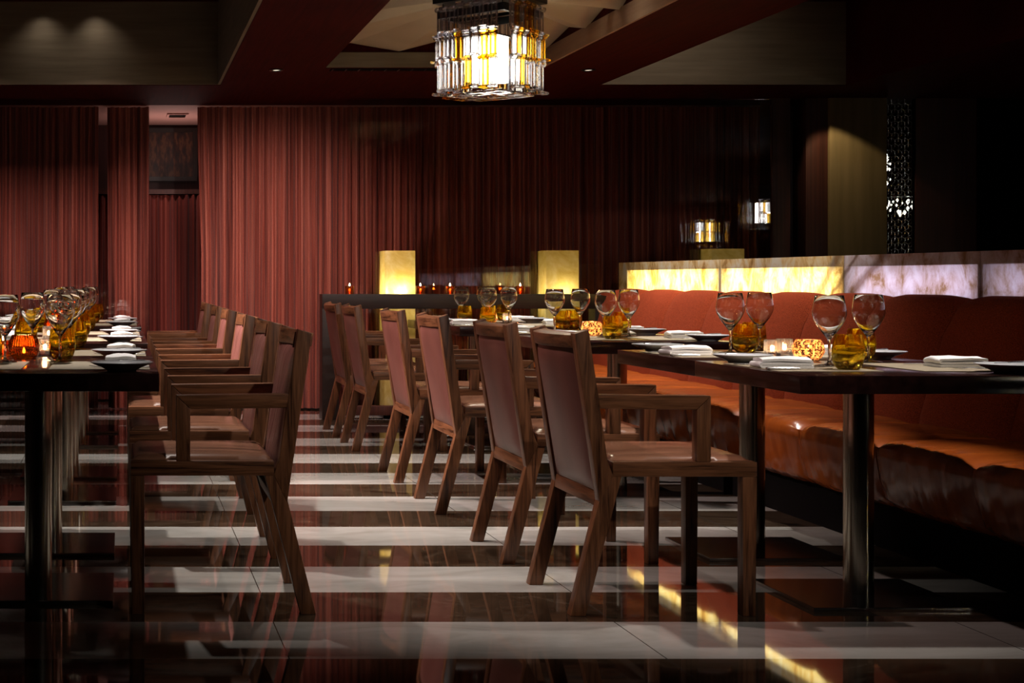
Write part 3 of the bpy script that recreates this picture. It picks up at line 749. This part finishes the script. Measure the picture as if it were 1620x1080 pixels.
# ------------------------------------------------------------------ chandelier
def pendant(length, w=.030, t=.014, foot=.028):
    """hanging glass link: an upright bar pair joined by a hooked top and an outward foot; hangs from z=0 down; x = outwards"""
    mb = MB(); h = w/2; r = .0065
    def bar(p, q, r): 
        mb.rod(p, q, r, 6)
    prof = [(0, -length), (0, 0)]
    # flat pane with thick rims
    mb.box(-.0055, .0055, -h, h, -length, 0)
    mb.rod((0, -h, -length), (0, -h, 0), r, 6); mb.rod((0, h, -length), (0, h, 0), r, 6)
    mb.rod((.006, -h-r*.6, 0), (.006, h+r*.6, 0), .015, 10)
    mb.box(0, foot, -h-r*.6, h+r*.6, -length-.012, -length)
    mb.rod((foot, -h-r, -length-.004), (foot, h+r, -length-.004), .008, 8)
    return mb
def make_chandelier(full=True, rods=.716):
    o = empty('chandelier'); w = .395; h = w/2
    MB().box(-h-.02, h+.02, -h-.02, h+.02, .505, .53).build('ceiling_plate', M['blackmetal'], o, bevel=.002)
    r = MB()
    for sx in (-1, 1):
        for sy in (-1, 1): r.rod((sx*(h-.02), sy*(h-.02), .46), (sx*(h-.02), sy*(h-.02), .506), .003)
    r.build('hanging_rods', M['blackmetal'], o)
    b = MB()
    b.box(-h, h, -h, -h+.02, .425, .465).box(-h, h, h-.02, h, .425, .465).box(-h, -h+.02, -h+.02, h-.02, .425, .465).box(h-.02, h, -h+.02, h-.02, .425, .465)
    b.box(-.012, .012, -h+.02, h-.02, .432, .45)
    b.build('frame', M['blackmetal'], o, bevel=.0015)
    lm = MB()
    for sx, sy in ((-1, -1), (1, -1), (1, 1), (-1, 1)):
        lm.lathe([(0, .085), (.026, .085), (.030, .09), (.030, .315), (.026, .32), (0, .32)], 20, (sx*.048, sy*.048, 0))
    lm.build('lamp_tubes', M['bulb'] if full else M['bulb_far'], o, smooth=40)
    MB().rod((0, 0, .32), (0, 0, .435), .012).box(-.11, .11, -.11, .11, .318, .326).build('lamp_holder', M['blackmetal'], o)
    protos = {}
    rr = random.Random(4); n = 7; allm = {0: MB(), 1: MB()}
    for tier, (zt, ln, off) in enumerate(((.475, .135, .012), (.325, .125, .022), (.185, .150, .012))):
        for face in range(4):
            for i in range(n):
                am = 1 if rr.random() < .36 else 0
                u = (-h+.022)+(w-.044)*(i+(.5 if tier == 1 else .5))/n
                jz = rr.uniform(-.012, .012); a = face*PI/2
                key = (tier, am)
                lx, ly = h+off+.006, u
                X = lx*math.cos(a)-ly*math.sin(a); Y = lx*math.sin(a)+ly*math.cos(a)
                if full:
                    if key not in protos:
                        d = pendant(ln).build('glass_pendant', M['chand_amber' if am else 'chand'], o, smooth=50); protos[key] = d
                        if am: d['label'] = 'amber glass pendant'
                    else:
                        d = protos[key].copy(); C.objects.link(d); d.parent = o
                    d.location = (X, Y, zt+jz); d.rotation_euler = (0, 0, a)
                else:
                    pm = pendant(ln); ca, sa = math.cos(a), math.sin(a)
                    allm[am].add([(x*ca-y*sa+X, x*sa+y*ca+Y, z+zt+jz) for x, y, z in pm.v], pm.f)
    bt = MB()
    for i in range(3):
        for j in range(3):
            if (i, j) == (1, 1): continue
            x, y = (i-1)*.115, (j-1)*.115
            bt.box(x-.05, x+.05, y-.05, y-.032, .012, .026).box(x-.05, x+.05, y+.032, y+.05, .012, .026).box(x-.05, x-.032, y-.032, y+.032, .012, .026).box(x+.032, x+.05, y-.032, y+.032, .012, .026)
    bt.build('bottom_links', M['chand'], o, bevel=.003)
    if not full:
        allm[0].build('glass_pendants', M['chand'], o); allm[1].build('glass_pendants', M['chand_amber'], o)
    if not full:
        sr = MB()
        for sx in (-1, 1): sr.rod((sx*.15, 0, .53), (sx*.15, 0, rods), .006)
        sr.build('suspension_rods', M['blackmetal'], o)
    return o
ch = make_chandelier(); ch.location = (CX, CY, 2.018); ch.rotation_euler = (0, 0, PI/4)
tag(ch, 'square chandelier of clear and amber glass pendants glowing over the right-hand chairs', 'chandelier')
c2 = make_chandelier(False); c2.location = (7.44, 5.5, 1.62); freeze(c2)
tag(c2, 'square glass chandelier in the side room, mirrored at the right edge of the glass screen', 'chandelier', 'chandeliers mirrored in the glass')
c3 = make_chandelier(False, .55); c3.scale = (1.7, 1.7, 1.5); c3.location = (10.8, -4.4, 1.62); c3.rotation_euler = (0, 0, .5)
tag(c3, 'square glass chandelier far back in the room, mirrored above the third lamp', 'chandelier', 'chandeliers mirrored in the glass')

# ------------------------------------------------------------------ lattice screen at the right
ls = empty('lattice_screen', (6.01, 11.03, 0)); tag(ls, 'tall narrow metal lattice of hexagons glinting beside the tan column', 'screen')
lat = MB(); R = .030
nrow = int(ZB/(R*1.5))
for j in range(nrow+1):
    for i in range(-3, 4):
        cx = i*R*math.sqrt(3)+(R*math.sqrt(3)/2 if j % 2 else 0); cz = .05+j*R*1.5
        pts = [(cx+R*math.cos(PI/2+PI/3*q), cz+R*math.sin(PI/2+PI/3*q)) for q in range(6)]
        for q in (0, 1, 2):
            a, b = pts[q], pts[q+1]
            if abs(a[0]) < .12 and abs(b[0]) < .12 and 0 < a[1] < ZB and 0 < b[1] < ZB: lat.rod((a[0], 0, a[1]), (b[0], 0, b[1]), .0026, 5)
            c = (cx, cz); 
            if q != 1 and abs(a[0]) < .12 and abs(cx) < .12 and 0 < a[1] < ZB and cz < ZB: lat.rod((a[0], 0, a[1]), (cx, 0, cz), .0026, 5)
lat.build('lattice', M['chrome'], ls, smooth=60)
MB().box(-.128, -.12, -.02, .02, 0, ZB-.001).box(.12, .128, -.02, .02, 0, ZB-.001).build('frame', M['blackmetal'], ls)
def hang_glints(loc, w, h, label, st, seed):  # glowing crystals added behind the lattice to make its glints
    o = empty('glint_crystals', loc);  tag(o, label, 'lamp', 'glowing crystals added behind the lattice')
    r_ = random.Random(seed); m_ = emit('crystal_glow', (1, .95, .82), st); mb = None
    for k in range(26):
        x, y, z = r_.uniform(-w, w), r_.uniform(-.03, .03), r_.uniform(0, h); q = r_.uniform(.006, .017)
        MB().lathe([(0, z-q*1.5), (q, z), (0, z+q*1.3)], 6, (x, y, 0)).build('crystal', m_, o)
    MB().lathe([(0, h+.01), (w, h+.01), (w, h+.02), (0, h+.02)], 16).build('crown', M['chrome'], o, smooth=40)
    MB().rod((0, 0, h+.02), (0, 0, ZC-loc[2]), .004).build('cord', M['blackmetal'], o)
    return o
hang_glints((6.44, 12.05, 1.86), .06, .27, 'slim hanging cluster of glowing crystals added to make glints in the upper lattice', 2., 3)
hang_glints((6.53, 11.9, 1.58), .14, .15, 'flat hanging cluster of glowing crystals added to make glints in the lower lattice', 3., 6)

# ------------------------------------------------------------------ small ceiling fittings
def make_down():
    o = empty('recessed_downlight')
    MB().lathe([(.030, -.001), (.046, -.001), (.046, -.006), (.034, -.008), (.030, -.001)], 24).build('trim_ring', M['blackmetal'], o, smooth=40)
    MB().lathe([(0, -.002), (.029, -.002), (.029, -.0005), (0, -.0005)], 20).build('lens', M['led_lens'], o)
    return o
M['led_lens'] = emit('downlight_lens', (1., .82, .62), 2.)
PD = Proto(make_down)
PD.put((3.10, 9.48, ZB), 0, 'small recessed downlight under the beam right of the chandelier', 'ceiling light', 'recessed downlights')
PD.put((1.02, 9.48, ZB), 0, 'small recessed downlight under the beam left of the chandelier', 'ceiling light', 'recessed downlights')
sd = empty('smoke_detector', (2.08, 9.2, ZB+.098)); tag(sd, 'round grey smoke detector on the pale coffer ceiling left of the chandelier', 'smoke detector')
MB().lathe([(0, -.016), (.05, -.014), (.062, -.004), (.062, .012), (0, .012)], 28).build('body', flat('detector_grey', (.16, .13, .10), .5), sd, smooth=40)
sl = empty('ceiling_vent', (1.62, 9.33, ZB)); tag(sl, 'long black air slot under the rear beam left of the chandelier', 'vent')
MB().box(-.24, .55, .10, .19, -.004, 0).build('grille', M['dark'], sl)
s2 = MB()
for k in range(9): s2.box(-.23+k*.088, -.222+k*.088, .102, .188, -.006, -.004)
s2.build('slats', M['blackmetal'], sl)

# ------------------------------------------------------------------ lights
def spot(loc, tgt, e, ang, blend=.5, col=(1., .84, .72), r=.03):
    l = bpy.data.lights.new('spot', 'SPOT'); l.energy = e; l.spot_size = math.radians(ang); l.spot_blend = blend; l.color = col; l.shadow_soft_size = r
    o = bpy.data.objects.new('downlight_or_fill', l); C.objects.link(o); o.location = loc
    o.rotation_euler = (Vector(tgt)-Vector(loc)).to_track_quat('-Z', 'Y').to_euler(); return o
NEU = (1., .90, .82); PINK = (1., .72, .66)
for y, e in ((6.15, 300), (7.5, 220), (8.8, 180)): spot((-.10, y, 3.0), (-.05, y-.1, 0), e, 74, .5, NEU)
for y, e in ((4.9, 150), (6.9, 170), (8.9, 170)): spot((-.05, y, 3.0), (1.42, y, .66), e, 42, .8, PINK)
for y, e in ((5.1, 55), (6.7, 100), (8.2, 100)): spot((1.02, y, ZB-.012), (1.10, y, 0), e, 56, .6, (1., .86, .77))
spot((1.02, 9.48, ZB-.012), (1.10, 11.2, .45), 270, 100, 1., PINK)
for y, e in ((4.9, 160), (5.8, 160), (6.9, 140)): spot((3.0, y, ZB-.012), (2.36, y, .76), e, 52, .6, NEU)
for y, e in ((7.6, 120), (8.8, 150), (9.7, 120)): spot((3.05, y, ZB-.012), (2.8, y, 0), e, 95, .7, NEU)
for x, e in ((-1.0, 240), (-.15, 240)): spot((x, 8.8, 3.0), (x-.1, 11.2, 0), e, 66, .9, PINK)
spot((-1.7, 7.3, 2.95), (.45, 7.1, .75), 900, 42, .7, (1., .76, .70))  # fill spot added at the left to brighten the left-hand chairs
for x, e in ((-.58, 4.5), (-.2, 5)): spot((x, 10.10, 3.045), (x+.02, 10.17, 2), e, 104, 1., NEU)
spot((1.55, 2.7, ZB-.02), (1.25, 6.0, .6), 88, 74, .6, NEU)  # frontal fill added for the chair sides that face the camera
spot((3.7, 9.4, 3.02), (3.9, 10.24, 2.55), 12, 110, 1., NEU)  # weak fill added to brighten the back panel of the right coffer
# lamp light of the chandelier
for p in ((CX, CY, 2.22),):
    l = bpy.data.lights.new('chandelier_light', 'POINT'); l.energy = 55; l.color = (1., .88, .62); l.shadow_soft_size = .08
    o = bpy.data.objects.new('chandelier_light', l); C.objects.link(o); o.location = p
# alcove light, column wash
spot((.42, 11.75, ZB-.02), (.42, 12.3, 0), 16, 120, .8, PINK)
area('alcove_uplight', (.42, 12.2, 1.9), (PI, 0, 0), .5, .2, 3., PINK)
spot((5.25, 10.72, ZB-.015), (5.68, 10.90, 1.44), 11, 68, .22, (1., .78, .45))

w = bpy.data.worlds.new('dark_room'); SC.world = w; w.use_nodes = True
w.node_tree.nodes['Background'].inputs[0].default_value = (0, 0, 0, 1)

# ------------------------------------------------------------------ camera
cam = bpy.data.cameras.new('camera'); co = bpy.data.objects.new('camera', cam); C.objects.link(co)
co.location = (0, 0, H); co.rotation_euler = (PI/2, 0, 0)
cam.sensor_fit = 'HORIZONTAL'; cam.sensor_width = 36.; cam.lens = 36.*F/1620
cam.shift_x = (810-195)/1620; cam.shift_y = -(540-441)/1620
cam.clip_start = .05; cam.clip_end = 100
SC.camera = co
SC.view_settings.view_transform = 'Standard'; SC.view_settings.look = 'None'; SC.view_settings.gamma = 1.; SC.view_settings.exposure = 0.; SC.view_settings.use_curve_mapping = False
cy = SC.cycles
cy.max_bounces = 12; cy.diffuse_bounces = 3; cy.glossy_bounces = 6; cy.transmission_bounces = 12; cy.transparent_max_bounces = 24
cy.caustics_reflective = False; cy.caustics_refractive = False
cy.use_denoising = True; cy.sample_clamp_indirect = 6.; cy.blur_glossy = .3
